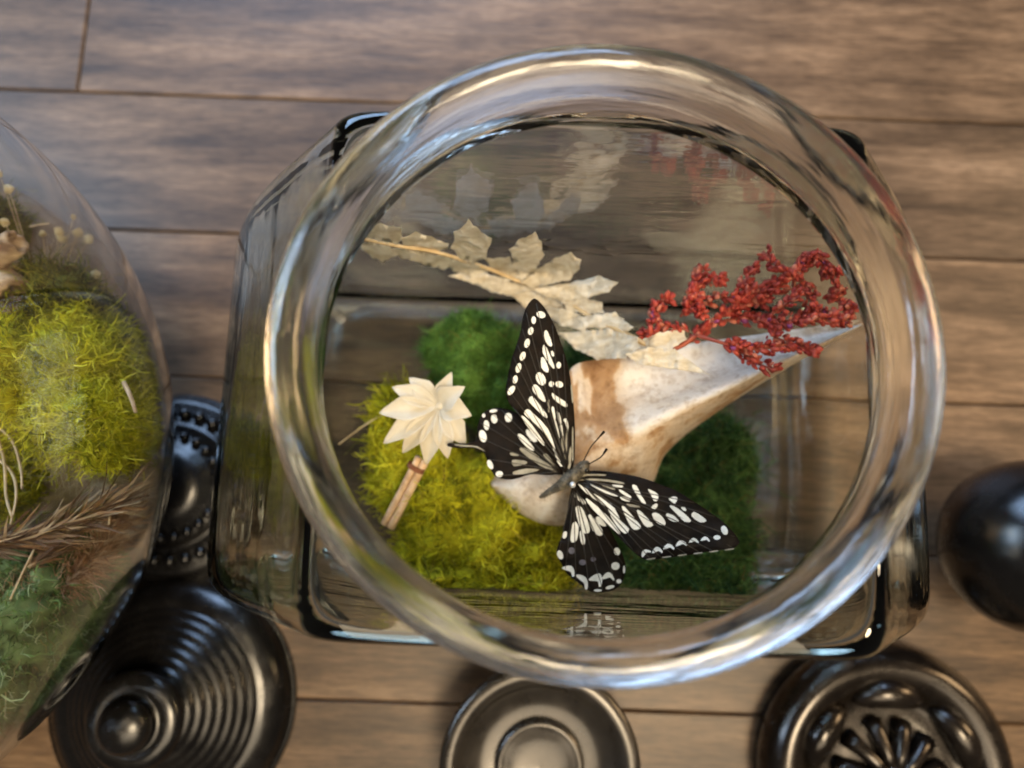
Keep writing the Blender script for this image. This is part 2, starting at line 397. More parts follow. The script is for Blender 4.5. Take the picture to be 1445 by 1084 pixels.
# ---------------------------------------------------------------- moss
def keep_in(V, vessel):
    V = np.asarray(V, dtype=float).copy()
    if vessel == 'globe':
        c = np.array([-22.83, 0.97, 11.945]); d = V - c; L_ = np.linalg.norm(d, axis=-1, keepdims=True); R_ = 12.02
        V = c + d * np.minimum(1.0, R_ / np.maximum(L_, 1e-6))
    else:
        V[..., 1] = np.clip(V[..., 1], -2.7, 8.7)
    return V
def moss(name, label, blobs, count, palette, length=0.9, width=0.06, group='moss clumps', seed=1, core_tone=None):
    """blobs: (centre, radii). A lumpy cushion covered in curled branching strands."""
    r = np.random.default_rng(seed)
    c0 = sum((Vector(b[0]) for b in blobs), Vector()) / len(blobs)
    low = min(b[0][2] - b[1][2] for b in blobs)
    t = thing(name, label, 'moss', (c0.x, c0.y, max(low, 0)), group)
    pal = np.array(palette)
    more = []
    for (c, rad) in blobs:
        for _ in range(9):
            dd = r.normal(size=3); dd[2] = abs(dd[2]) * 0.9; dd /= np.linalg.norm(dd); k = r.uniform(0.22, 0.42)
            more.append(((c[0] + dd[0] * rad[0] * 0.78, c[1] + dd[1] * rad[1] * 0.78, c[2] + dd[2] * rad[2] * 0.8), (rad[0] * k, rad[1] * k, rad[2] * k)))
    blobs = list(blobs) + more
    cv = []; cf = []
    for (c, rad) in blobs:
        bm = bmesh.new(); bmesh.ops.create_icosphere(bm, subdivisions=3, radius=1.0)
        o = len(cv)
        for v in bm.verts:
            k = 0.88 + 0.20 * noise.noise(v.co * 2.2 + Vector(c)) + 0.13 * noise.noise(v.co * 5 + Vector(c))
            cv.append(Vector((c[0] + v.co.x * rad[0] * k, c[1] + v.co.y * rad[1] * k, max(c[2] + v.co.z * rad[2] * k, 0.5))))
        cf += [[o + v.index for v in f.verts] for f in bm.faces]; bm.free()
    ct = np.array(core_tone if core_tone is not None else pal.mean(0) * 0.8)
    vessel = 'globe' if 'bowl' in label else 'jar'
    cv = keep_in([p[:] for p in cv], vessel)
    obj('core', cv, cf, MOSSCORE, t, colors=np.tile(ct, (len(cv), 1)))
    vol = np.array([b[1][0] * b[1][1] + b[1][0] * b[1][2] + b[1][1] * b[1][2] for b in blobs]); vol = vol / vol.sum()
    which = r.choice(len(blobs), count, p=vol)
    d = r.normal(size=(count, 3)); d[:, 2] = np.where(r.random(count) < 0.8, np.abs(d[:, 2]), d[:, 2]); d /= np.linalg.norm(d, axis=1)[:, None]
    C = np.array([b[0] for b in blobs])[which]; R = np.array([b[1] for b in blobs])[which]
    kk = np.array([0.88 + 0.20 * noise.noise(Vector(d[i]) * 2.2 + Vector(C[i])) + 0.13 * noise.noise(Vector(d[i]) * 5 + Vector(C[i])) for i in range(count)])[:, None]
    p = C + d * R * (kk - 0.03 + 0.02 * r.random((count, 1)))
    nrm = d / R; nrm /= np.linalg.norm(nrm, axis=1)[:, None]
    # low-frequency tone so that the cushion has lighter and darker tufts
    tf = np.array([noise.noise(Vector(q) * 1.1) for q in p]) * 0.9 + r.normal(size=count) * 0.25 + 0.5
    tf = np.clip(tf, 0, 0.999); idx = tf * (len(pal) - 1); lo = np.floor(idx).astype(int); fr = (idx - lo)[:, None]
    cols = pal[lo] * (1 - fr) + pal[np.minimum(lo + 1, len(pal) - 1)] * fr
    cols = cols * (0.7 + 0.6 * r.random((count, 1)))
    dry = r.random(count) < 0.05; cols[dry] = cols[dry] * 0.5 + np.array([0.12, 0.07, 0.02])
    segs = 6; L = length * (0.45 + 0.8 * r.random((count, 1)) + 1.1 * (r.random((count, 1)) < 0.03)) / segs
    dirv = nrm * 0.5 + r.normal(size=(count, 3)) * 0.7; dirv /= np.linalg.norm(dirv, axis=1)[:, None]
    side = np.cross(dirv, r.normal(size=(count, 3))); side /= np.linalg.norm(side, axis=1)[:, None]
    rows = []; q = p.copy()
    for s in range(segs + 1):
        w = width * (1.0 - 0.65 * s / segs)
        rows.append(q - side * w * 0.5); rows.append(q + side * w * 0.5)
        dirv = dirv + r.normal(size=(count, 3)) * 0.75 + nrm * 0.12; dirv /= np.linalg.norm(dirv, axis=1)[:, None]
        side = side + r.normal(size=(count, 3)) * 0.3; side -= dirv * (side * dirv).sum(1)[:, None]; side /= np.linalg.norm(side, axis=1)[:, None]
        q = q + dirv * L
    V = np.stack(rows, 1)                                   # count, 2(segs+1), 3
    V[..., 2] = np.maximum(V[..., 2], 0.6); V = keep_in(V, vessel)
    nv = 2 * (segs + 1); base = (np.arange(count) * nv)[:, None, None]
    quad = np.array([[2 * s, 2 * s + 1, 2 * s + 3, 2 * s + 2] for s in range(segs)])[None]
    Fq = (base + quad).reshape(-1, 4)
    o = obj('strands', V.reshape(-1, 3), Fq, MOSS, t, colors=np.repeat(cols, nv, 0)); o['kind'] = 'stuff'
    return t

def B(x, y, z, px, rz):           # a blob seen at pixel x, y with pixel radius px (x) or (x, y), centre height z
    c = at(x, y, z); k = FPX / ((CAMH - z) / math.cos(TILT)); rx, ry = (px if isinstance(px, tuple) else (px, px))
    return ((c.x, c.y, c.z), (rx / k, ry / k, rz))
YEL = [(0.14, 0.15, 0.006), (0.36, 0.36, 0.012), (0.55, 0.53, 0.018), (0.70, 0.66, 0.04)]
GRN = [(0.04, 0.10, 0.018), (0.075, 0.18, 0.03), (0.12, 0.25, 0.045), (0.18, 0.32, 0.07)]
DRK = [(0.016, 0.05, 0.018), (0.032, 0.09, 0.026), (0.065, 0.135, 0.03), (0.11, 0.19, 0.055)]
moss('moss_clump', 'yellow green reindeer moss heaped under the pale flower and reed', [B(665, 735, 4.2, (105, 95), 4.0), B(585, 660, 4.0, (58, 85), 3.6), B(730, 785, 4.0, (72, 55), 3.6), B(650, 815, 5.0, (95, 38), 3.0), B(740, 825, 5.6, (60, 26), 2.4), B(572, 590, 4.2, (38, 36), 3.2)], 17000, YEL, seed=2)
moss('moss_clump', 'soft mid green moss cushion behind the pale flower', [B(675, 515, 4.2, (74, 70), 2.4), B(715, 560, 4.0, (62, 62), 2.4), B(640, 500, 4.0, (40, 42), 2.0)], 14000, GRN, length=0.5, width=0.04, seed=3)
moss('moss_clump', 'dark green moss under the bone and the spread right wing', [B(980, 700, 3.2, (64, 80), 2.8), B(955, 800, 3.6, (74, 46), 3.0), B(1035, 660, 2.6, (24, 30), 1.4), B(1030, 770, 2.8, (26, 30), 1.6), B(1000, 830, 4.4, (40, 20), 2.4), B(1000, 625, 3.2, (42, 32), 2.4), B(880, 795, 3.4, (70, 48), 3.0), B(860, 520, 3.6, (80, 35), 2.4)], 15000, DRK, length=1.15, seed=4)

# ---------------------------------------------------------------- bone
def polymap(pts): return [at(x, y, z) for x, y, z in pts]
A_ = catmull(polymap([(690, 668, 6.6), (735, 640, 7.6), (790, 585, 8.2), (806, 520, 8.4), (860, 505, 8.3), (930, 492, 8.2), (1010, 480, 8.0), (1100, 468, 8.2), (1212, 452, 8.8)]), 8)
B_ = catmull(polymap([(692, 680, 6.9), (745, 672, 8.1), (800, 650, 8.6), (845, 628, 8.9), (888, 612, 9.2), (950, 582, 9.5), (1040, 540, 9.6), (1120, 502, 9.5), (1212, 458, 9.2)]), 8)
C_ = catmull(polymap([(696, 692, 6.7), (740, 728, 7.2), (790, 742, 7.2), (850, 722, 6.8), (915, 690, 6.2), (940, 640, 6.2), (1000, 590, 7.0), (1110, 520, 8.2), (1212, 464, 9.0)]), 8)
rows = []; tone = []
for i, (a, b, c) in enumerate(zip(A_, B_, C_)):
    rw = []
    for j in range(17):
        t = j / 16
        if t < 0.55:
            s = t / 0.55; p = a.lerp(b, s); p = p + Vector((0, 0, -0.5 * math.sin(math.pi * s) * (0.5 if i < 26 else 1)))
        else:
            s = (t - 0.55) / 0.45; p = b.lerp(c, s); p = p + Vector((0, 0, 0.35 * math.sin(math.pi * s)))
        p = p + Vector((0, 0, 0.12 * noise.noise(p * 0.9) + 0.05 * noise.noise(p * 3)))
        rw.append(p)
        u = i / (len(A_) - 1) + 0.05 * noise.noise(p * 0.7)
        tv = (0.36 + 0.34 * max(0, min(1, (u - 0.54 + 0.10 * t) / 0.05))) if t < 0.58 else (0.46 + 0.03 * math.sin(u * 40))
        if u < 0.2: tv += 0.14
        if t < 0.30 + 0.1 * noise.noise(p * 1.3) and 0.37 < u + 0.03 * noise.noise(p * 1.1) < 0.42: tv += 0.17
        tone.append((tv, tv, tv))
    rows.append(rw)
nC = 17; V = [p for r in rows for p in r]; Fc = []
for i in range(len(rows) - 1):
    for j in range(nC - 1): Fc.append([i * nC + j, (i + 1) * nC + j, (i + 1) * nC + j + 1, i * nC + j + 1])
Fc = [f[::-1] for f in Fc]
Vt, Ft = thicken(V, Fc, 0.35)
tag(obj('bone', Vt, Ft, BONE, None, colors=np.array(tone + tone)), 'flat white bone stained brown lying across the moss under the butterfly', 'bone')

# ---------------------------------------------------------------- leaf sprig
def cr(cx, cy, sc): return lambda p: (p[0] / sc + cx, p[1] / sc + cy)
sprig = thing('leaf_sprig', 'dried cream leaf sprig with papery lobed leaflets above the bone', 'dried leaf', at(900, 490, 8.8))
k1 = cr(480, 290, 3.44)
leaflets = [
 [(120, 150), (130, 95), (200, 92), (290, 110), (303, 160), (270, 185), (190, 170)],
 [(95, 185), (150, 180), (230, 185), (275, 240), (205, 275), (160, 250), (110, 215)],
 [(300, 160), (370, 130), (440, 155), (520, 185), (515, 205), (440, 235), (380, 235), (310, 200)],
 [(230, 205), (330, 218), (430, 235), (400, 270), (300, 255)],
 [(540, 205), (560, 150), (555, 130), (595, 110), (622, 70), (660, 110), (730, 160), (725, 185), (705, 250), (650, 275), (580, 250)],
 [(335, 265), (430, 235), (530, 255), (560, 290), (500, 310), (420, 290)],
 [(470, 265), (600, 262), (735, 315), (640, 345), (560, 320)],
 [(530, 343), (600, 320), (700, 330), (830, 360), (760, 385), (650, 378)],
 [(700, 255), (760, 260), (820, 250), (840, 290), (880, 355), (790, 340), (740, 310)],
 [(825, 215), (870, 170), (945, 132), (975, 180), (985, 240), (950, 310), (880, 367), (845, 300)],
 [(880, 372), (960, 310), (1040, 260), (1115, 230), (1165, 265), (1155, 310), (1110, 360), (1000, 385), (930, 400)],
 [(930, 405), (1050, 385), (1150, 370), (1250, 343), (1345, 375), (1300, 420), (1200, 445), (1100, 460), (1010, 445)],
 [(650, 378), (800, 365), (930, 400), (860, 445), (740, 420)],
 [(840, 440), (930, 400), (1060, 440), (1080, 490), (990, 505), (900, 495)],
 [(1060, 455), (1180, 450), (1265, 470), (1278, 520), (1200, 525), (1110, 505)],
 [(1000, 490), (1110, 505), (1220, 560), (1180, 610), (1080, 580), (1010, 540)],
 [(1150, 545), (1240, 530), (1330, 520), (1420, 590), (1390, 610), (1260, 595), (1190, 590)],
 [(1060, 620), (1180, 610), (1300, 600), (1440, 640), (1450, 690), (1380, 740), (1250, 745), (1150, 700)],
 [(1400, 680), (1540, 620), (1665, 600), (1680, 650), (1580, 715), (1450, 735)],
 [(1380, 720), (1500, 690), (1620, 700), (1790, 820), (1600, 790), (1450, 770)]]
def sprig_z(x, y):
    zw = CAMH - 8.4 / (at(x, y, 0.0).y / CAMH)                 # height at which this line of sight meets the back wall
    t = max(0, min(1, (x - 740) / 190)); t = t * t * (3 - 2 * t); z = max(zw + 0.15, 6.6)
    return max(z + (9.5 - z) * t, zw + 0.1)
rl = random.Random(8)
for i, pl in enumerate(leaflets):
    P = [k1(p) for p in pl]; cx = sum(p[0] for p in P) / len(P); cyy = sum(p[1] for p in P) / len(P)
    Q = []
    for a, b in zip(P, P[1:] + P[:1]):                         # toothed edge
        L_ = math.dist(a, b); n = max(1, int(L_ / 4.5))
        for q in range(n):
            t = q / n; x = a[0] + (b[0] - a[0]) * t; y = a[1] + (b[1] - a[1]) * t
            o = (1.5 if q % 2 else -0.7) * rl.uniform(0.2, 1.0) if q else 2.0
            d = math.dist((x, y), (cx, cyy)) or 1
            Q.append((x + (x - cx) / d * o, y + (y - cyy) / d * o))
    lift = rl.uniform(0.05, 0.35) + (0.25 if i in (4, 9, 10) else 0) + 0.014 * i; sx, sy = rl.uniform(-.006, .006), rl.uniform(-.012, .004)
    def mz(x, y, i=i, cx=cx, cyy=cyy, lift=lift, sx=sx, sy=sy):
        z = sprig_z(x, y) + lift + (x - cx) * sx
        z += 0.13 + 0.16 * noise.noise(Vector((x * 0.06, y * 0.06, i * 3.1))) + 0.05 * noise.noise(Vector((x * 0.22, y * 0.22, i)))
        r2 = ((x - cx) ** 2 + (y - cyy) ** 2) / 900; z += 0.10 * r2 * (1 if i % 3 else -1)
        return at(x, y, z)
    V, Fc = fill(Q, mz, 2); V, Fc = thicken(V, Fc, 0.025)
    obj('leaflet', V, Fc, LEAF, sprig)
st = [at(*k1(p), sprig_z(*k1(p)) + 0.42) for p in [(100, 160), (300, 200), (470, 228), (700, 300), (870, 370), (1050, 440), (1250, 560), (1440, 650), (1560, 730)]]
V, Fc = tube(catmull(st, 6), 0.06, 0.085, 8); obj('stem', V, Fc, STEM, sprig)

# ---------------------------------------------------------------- red sprig
red = thing('red_flower_sprig', 'red dyed dried flower sprig with knobbly buds lying on the bone', 'dried flower', at(930, 495, 9.2))
k2 = cr(860, 320, 3.387)
branches = [
 ([(70, 590), (160, 610), (250, 600), (340, 570), (420, 515), (600, 385), (780, 310), (880, 225), (960, 165), (1010, 140)], 0.10, 0.42),
 ([(420, 520), (560, 560), (700, 585), (860, 565), (1000, 600)], 0.07, 0.25), ([(560, 560), (620, 590), (690, 645), (800, 690)], 0.06, 0.1),
 ([(500, 460), (620, 440), (760, 450), (900, 450), (1060, 440), (1160, 460)], 0.06, 0.15), ([(380, 500), (290, 470), (200, 510), (150, 520)], 0.05, 0.1), ([(195, 500), (210, 420), (240, 370), (295, 340)], 0.05, 0.0),
 ([(340, 430), (400, 340), (420, 260), (450, 190)], 0.04, 0.12), ([(390, 340), (480, 345), (610, 330)], 0.04, 0.0), ([(430, 260), (500, 245), (545, 265)], 0.035, 0.0), ([(370, 340), (420, 400), (450, 410)], 0.035, 0.1),
 ([(620, 350), (655, 260), (690, 175)], 0.05, 0.0), ([(870, 240), (800, 190), (735, 115)], 0.045, 0.0), ([(890, 235), (950, 310), (975, 395)], 0.05, 0.0),
 ([(1000, 145), (1040, 200), (1040, 235)], 0.04, 0), ([(1000, 145), (920, 160)], 0.04, 0), ([(1075, 200), (1100, 300), (1060, 340), (1140, 380), (1170, 400)], 0.045, 0.0),
 ([(720, 460), (800, 400), (870, 350), (930, 300)], 0.05, 0.0), ([(900, 450), (1000, 400), (1130, 430)], 0.045, 0), ([(600, 400), (690, 330), (730, 370)], 0.045, 0.0), ([(640, 340), (740, 290), (800, 265)], 0.045, 0), ([(760, 450), (780, 520), (870, 550)], 0.045, 0)]
bv = []; bf = []; bc = []; parts = []
ico = bmesh.new(); bmesh.ops.create_icosphere(ico, subdivisions=1, radius=1.0); iv = np.array([v.co[:] for v in ico.verts]); jf = [[v.index for v in f.verts] for f in ico.faces]; ico.free()
rr = np.random.default_rng(5); nb = 0
for bi, (pl, rad, start) in enumerate(branches):
    hz = 9.9 + 0.7 * noise.noise(Vector((bi * 1.7, 0.3, 2))) ; P = []
    for q, p in enumerate(pl):
        x, y = k2(p); zz = 9.5 + (x - 900) / 300 * 0.9 + (0.9 * noise.noise(Vector((bi * 2.3, q * .6, 0.5))) if bi else 0) + 0.25
        P.append(at(x, y, zz))
    C = catmull(P, 8); parts.append(tube(C, rad, rad * 0.5, 6))
    ln = sum((C[i + 1] - C[i]).length for i in range(len(C) - 1)); cnt = int(ln * 42)
    for k in range(cnt):
        u = start + (1 - start) * rr.random(); i = min(int(u * (len(C) - 1)), len(C) - 2); c = C[i].lerp(C[i + 1], u * (len(C) - 1) - i)
        tan = (C[i + 1] - C[i]).normalized(); d = Vector(rr.normal(size=3)); d = d - tan * d.dot(tan); d.normalize()
        ax = (d * 0.8 + tan * 0.9 + Vector(rr.normal(size=3)) * 0.25).normalized(); pos = c + d * rr.uniform(0.05, 0.23)
        s = rr.uniform(0.04, 0.095); rot = ax.to_track_quat('Z', 'Y').to_matrix(); X = np.array(rot)
        loc = (iv * np.array([s, s, s * rr.uniform(1.4, 2.1)])) @ X.T + np.array(pos)
        o = len(bv) * 12; bv.append(loc); bf += [[i + o for i in f] for f in jf]; 
        g = rr.random(); base = np.array([0.28, 0.016, 0.012]) * (1 - g) + np.array([0.54, 0.085, 0.05]) * g
        if rr.random() < 0.12: base = np.array([0.64, 0.20, 0.12])
        if rr.random() < 0.02: base = np.array([0.25, 0.05, 0.16])
        bc.append(np.tile(base * rr.uniform(0.6, 1.1), (12, 1)))
V, Fc = merge(parts); obj('branches', V, Fc, REDSTEM, red)
o = obj('buds', np.concatenate(bv), bf, BUD, red, colors=np.concatenate(bc)); o['kind'] = 'stuff'

# ---------------------------------------------------------------- pale flower and reed
flower = thing('pale_flower', 'cream wooden flower with pointed cupped petals resting on yellow moss', 'flower', at(618, 572, 8.6))
k3 = cr(500, 500, 3.873); FC = k3((468, 285))
tips = [((205, 180), 62, 9.6), ((300, 128), 60, 9.5), ((535, 95), 50, 9.8), ((612, 175), 70, 10.2), ((645, 340), 74, 9.7), ((608, 498), 66, 9.2), ((512, 570), 60, 9.1), ((395, 605), 62, 9.0), ((268, 540), 62, 9.0), ((163, 490), 62, 9.1), ((140, 325), 70, 9.4)]
cz = 9.3; c3 = at(FC[0], FC[1], cz)
for i, (tp, wd, tz) in enumerate(tips):
    x, y = k3(tp); tip = at(x, y, tz); ax = tip - c3; ln = ax.length; ax.normalize(); sd = ax.cross(Vector((0, 0, 1))).normalized(); up = sd.cross(ax).normalized()
    hw = wd / 3.873 / 44.5 * 0.95; V = []; Fc = []; NU, NV = 13, 9
    for a in range(NU):
        u = a / (NU - 1); w = hw * (math.sin(math.pi * min(u * 0.93, 1) ** 1.05) ** 0.8 * 1.0 + 0.10 * (1 - u)) * (1 if u < 0.6 else 1 - 0.55 * ((u - 0.6) / 0.4) ** 0.8)
        if a == NU - 1: w = 0.008
        for b in range(NV):
            s = b / (NV - 1) * 2 - 1
            V.append(c3 + ax * ln * (0.03 + 0.97 * u) + sd * w * s + up * (0.55 * hw * s * s * math.sin(math.pi * u) + 0.22 * math.sin(math.pi * u * 0.9) - (0.02 if abs(s) < .1 else 0) + 0.03 * noise.noise(Vector((u * 4, s * 2, i)))) + Vector((0, 0, 0.012 * i)))
    for a in range(NU - 1):
        for b in range(NV - 1): Fc.append([a * NV + b, a * NV + b + 1, (a + 1) * NV + b + 1, (a + 1) * NV + b])
    Fc = [f[::-1] for f in Fc]
    V, Fc = thicken(V, Fc, 0.035); obj('petal', V, Fc, PETAL, flower)
V = []; bm = bmesh.new(); bmesh.ops.create_icosphere(bm, subdivisions=3, radius=0.13)
V = [c3 + Vector((v.co.x, v.co.y, v.co.z * 0.7 + 0.12 + 0.02 * noise.noise(v.co * 30))) for v in bm.verts]; Fc = [[v.index for v in f.verts] for f in bm.faces]; bm.free()
obj('flower_centre', V, Fc, PETAL, flower)
reed = thing('reed_stick', 'split tan reed tied with brown thread leaning under the pale flower', 'stick', at(548, 748, 7.2))
for dx, dy, rr_ in ((-5.0, -2.5, 0.125), (4.6, 2.6, 0.135)):
    P = [at(544 + dx + 3 + (593 - 544) * t, 742 + dy + (648 - 742) * t, 7.5 + 1.0 * t) for t in [i / 8 for i in range(9)]]
    V, Fc = tube(P, rr_, rr_ * 0.95, 14); obj('reed', V, Fc, REED, reed)
tc_ = at(587, 660, 8.4); ax = (at(593, 648, 8.5) - at(544, 742, 7.5)).normalized(); sd = ax.cross(Vector((0, 0, 1))).normalized(); up = sd.cross(ax)
for k in range(3):
    P = [tc_ + ax * (k * 0.055 - 0.05) + sd * 0.275 * math.cos(q) + up * 0.165 * math.sin(q) for q in [2 * math.pi * j / 28 for j in range(29)]]
    V, Fc = tube(P, 0.035, 0.035, 6); obj('thread', V, Fc, THREAD, reed)
V, Fc = tube(catmull([at(478, 627, 6.6), at(505, 607, 6.8), at(535, 588, 7.0), at(560, 585, 7.0)], 5), 0.03, 0.02, 6)
tag(obj('dry_twig', V, Fc, STEM), 'thin dry twig poking out of the yellow moss towards the glass', 'twig')

# ---------------------------------------------------------------- butterfly
bfly = thing('butterfly', 'black swallowtail butterfly with cream wing marks spread above the bone', 'butterfly', at(800, 680, 9.9))
kL = cr(640, 400, 3.873); kR = cr(760, 620, 4.517)
def ell(cx, cy, rx, ry, rot=0, n=14):
    a = math.radians(rot); rx *= 0.9; ry *= 0.9
    return [(cx + rx * math.cos(q) * math.cos(a) - ry * math.sin(q) * math.sin(a), cy + rx * math.cos(q) * math.sin(a) + ry * math.sin(q) * math.cos(a)) for q in [2 * math.pi * j / n for j in range(n)]]
def smooth_poly(P, k=4):
    n = len(P); out = []
    for i in range(n):
        p0, p1, p2, p3 = (Vector((*P[(i + o) % n], 0)) for o in (-1, 0, 1, 2))
        for j in range(k):
            t = j / k; q = 0.5 * ((2 * p1) + (p2 - p0) * t + (2 * p0 - 5 * p1 + 4 * p2 - p3) * t * t + (3 * p1 - p0 - 3 * p2 + p3) * t ** 3)
            out.append((q.x, q.y))
    return out
FWL = [(437, 83), (470, 100), (510, 150), (545, 215), (580, 300), (610, 390), (632, 480), (648, 580), (658, 680), (664, 800), (664, 900), (655, 1000), (630, 1040), (600, 1030), (540, 930), (480, 850), (420, 780), (375, 728), (340, 697), (308, 660), (292, 625), (285, 580), (298, 500), (318, 410), (345, 330), (368, 250), (380, 180), (400, 125)]
FWLs = [ell(478, 171, 28, 20, 20), ell(438, 201, 14, 23), ell(422, 260, 16, 24, 15), ell(402, 327, 16, 28, 15), ell(378, 398, 16, 28, 20), ell(355, 462, 16, 30, 15), ell(337, 525, 15, 25, 10), ell(316, 585, 17, 32, 35),
 [(500, 258), (515, 265), (540, 335), (525, 343), (505, 320), (495, 285)], [(490, 338), (508, 350), (550, 450), (545, 465), (520, 435), (488, 380)], [(480, 405), (500, 415), (520, 470), (510, 487), (480, 460)], ell(541, 384, 9, 18, -15), ell(575, 447, 14, 20), ell(477, 522, 27, 42, -25),
 [(432, 565), (445, 552), (470, 570), (500, 625), (500, 648), (470, 630), (435, 590)], [(412, 630), (430, 617), (460, 650), (508, 715), (508, 737), (470, 705), (415, 650)], [(385, 710), (405, 687), (440, 715), (520, 800), (560, 920), (595, 1000), (570, 980), (535, 880), (480, 800), (420, 745)], [(372, 735), (385, 728), (430, 775), (495, 870), (490, 885), (440, 830)],
 ell(535, 550, 16, 17), ell(578, 552, 24, 19, 20), [(538, 598), (560, 615), (615, 650), (620, 675), (595, 668), (545, 630)], [(535, 680), (548, 678), (558, 740), (545, 745)], [(565, 700), (578, 712), (590, 760), (578, 765)], [(548, 750), (562, 760), (580, 840), (570, 850)], [(600, 745), (620, 740), (628, 790), (620, 800), (612, 765)], [(580, 780), (592, 775), (600, 830), (592, 835)]]
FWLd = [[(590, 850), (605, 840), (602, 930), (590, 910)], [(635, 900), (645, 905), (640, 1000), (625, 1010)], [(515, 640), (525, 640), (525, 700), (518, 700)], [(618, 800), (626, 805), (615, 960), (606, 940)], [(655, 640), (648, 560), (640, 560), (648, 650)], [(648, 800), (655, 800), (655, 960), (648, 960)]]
HWL = [(600, 1030), (480, 840), (390, 740), (330, 700), (250, 680), (190, 690), (150, 725), (130, 790), (125, 850), (90, 872), (40, 876), (-25, 872), (-30, 892), (40, 900), (110, 900), (160, 920), (190, 980), (210, 1030), (240, 1062), (320, 1072), (420, 1045), (500, 1048), (560, 1045)]
HWLs = [ell(300, 733, 22, 28), ell(222, 741, 19, 27, -10), ell(180, 775, 17, 30, -5), ell(160, 835, 22, 38, -15), ell(218, 697, 24, 10, -8), ell(165, 722, 10, 12), ell(200, 990, 16, 30, -25), ell(250, 1042, 22, 18), [(350, 835), (365, 822), (400, 850), (440, 900), (435, 915), (400, 895)], [(395, 810), (410, 798), (450, 840), (455, 865), (420, 860)]]
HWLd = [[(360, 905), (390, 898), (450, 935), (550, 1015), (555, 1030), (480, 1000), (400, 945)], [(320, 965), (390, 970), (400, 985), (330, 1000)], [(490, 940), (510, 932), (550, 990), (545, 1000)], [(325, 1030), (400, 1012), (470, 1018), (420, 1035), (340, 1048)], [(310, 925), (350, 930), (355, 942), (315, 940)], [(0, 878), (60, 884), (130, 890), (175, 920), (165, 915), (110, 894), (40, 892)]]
FWR = [(245, 215), (330, 200), (420, 203), (520, 218), (640, 240), (770, 285), (880, 330), (980, 390), (1080, 455), (1170, 520), (1240, 590), (1280, 645), (1275, 670), (1245, 695), (1180, 705), (1060, 720), (950, 740), (850, 752), (760, 765), (690, 768), (640, 745), (590, 705), (540, 655), (500, 610), (440, 540), (380, 460), (320, 390), (260, 320), (225, 265)]
def arc(cx, cy, w, h, rot): # crescent
    a = math.radians(rot); P = [(-w, h * .55), (-w * .75, -h * .35), (-w * .2, -h), (w * .45, -h * .75), (w, h * .1), (w * .85, h * .5), (w * .3, -h * .02), (-w * .25, h * .25)]
    return [(cx + x * math.cos(a) - y * math.sin(a), cy + x * math.sin(a) + y * math.cos(a)) for x, y in P]
FWRs = [ell(1185, 580, 22, 34, -25), ell(1137, 626, 25, 16), arc(1063, 640, 29, 20, 8), arc(990, 650, 31, 21, 5), arc(910, 668, 36, 24, -2), arc(830, 690, 36, 24, 3), arc(757, 712, 34, 26, 0), arc(683, 726, 34, 24, -30),
 [(530, 428), (550, 432), (600, 490), (650, 550), (645, 570), (610, 577), (580, 545), (545, 470)], [(625, 455), (650, 458), (700, 510), (732, 548), (690, 560), (655, 520)], [(722, 478), (750, 468), (790, 495), (810, 535), (795, 550), (750, 530)], [(812, 478), (840, 470), (895, 520), (860, 525), (825, 505)], [(835, 425), (860, 425), (920, 465), (975, 522), (930, 525), (890, 485), (855, 450)], [(908, 435), (930, 432), (942, 455), (925, 455)], [(975, 490), (990, 462), (1040, 490), (1070, 520), (1030, 530)], [(830, 378), (860, 365), (885, 375), (870, 410), (845, 395)], [(697, 318), (720, 325), (760, 350), (758, 390), (735, 392), (715, 350)], [(718, 435), (740, 412), (760, 415), (745, 445)], [(597, 292), (625, 297), (655, 360), (685, 408), (665, 410), (635, 370), (605, 320)],
 [(252, 285), (280, 300), (350, 345), (440, 395), (480, 430), (520, 510), (577, 572), (550, 602), (500, 555), (460, 490), (440, 440), (370, 390), (300, 340)], [(300, 380), (330, 392), (440, 490), (520, 596), (505, 600), (430, 530), (340, 440)], [(330, 280), (400, 310), (490, 352), (500, 365), (430, 345), (340, 295)], [(510, 320), (540, 330), (590, 365), (580, 375), (530, 345)], [(520, 365), (550, 368), (585, 385), (575, 398), (530, 385)], [(470, 290), (535, 295), (530, 308), (475, 302)]]
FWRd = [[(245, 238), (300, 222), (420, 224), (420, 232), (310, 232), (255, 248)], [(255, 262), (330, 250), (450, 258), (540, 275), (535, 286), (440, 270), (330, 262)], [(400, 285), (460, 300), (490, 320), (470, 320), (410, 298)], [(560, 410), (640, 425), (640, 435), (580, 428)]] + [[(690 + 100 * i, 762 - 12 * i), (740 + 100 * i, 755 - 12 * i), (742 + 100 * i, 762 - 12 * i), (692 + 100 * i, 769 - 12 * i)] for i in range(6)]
HWR = [(215, 300), (190, 400), (182, 480), (162, 560), (147, 620), (122, 680), (115, 740), (150, 800), (175, 850), (220, 890), (280, 935), (330, 970), (400, 976), (470, 964), (520, 930), (545, 880), (557, 820), (545, 760), (520, 700), (490, 640), (440, 545), (380, 455), (300, 350), (240, 290)]
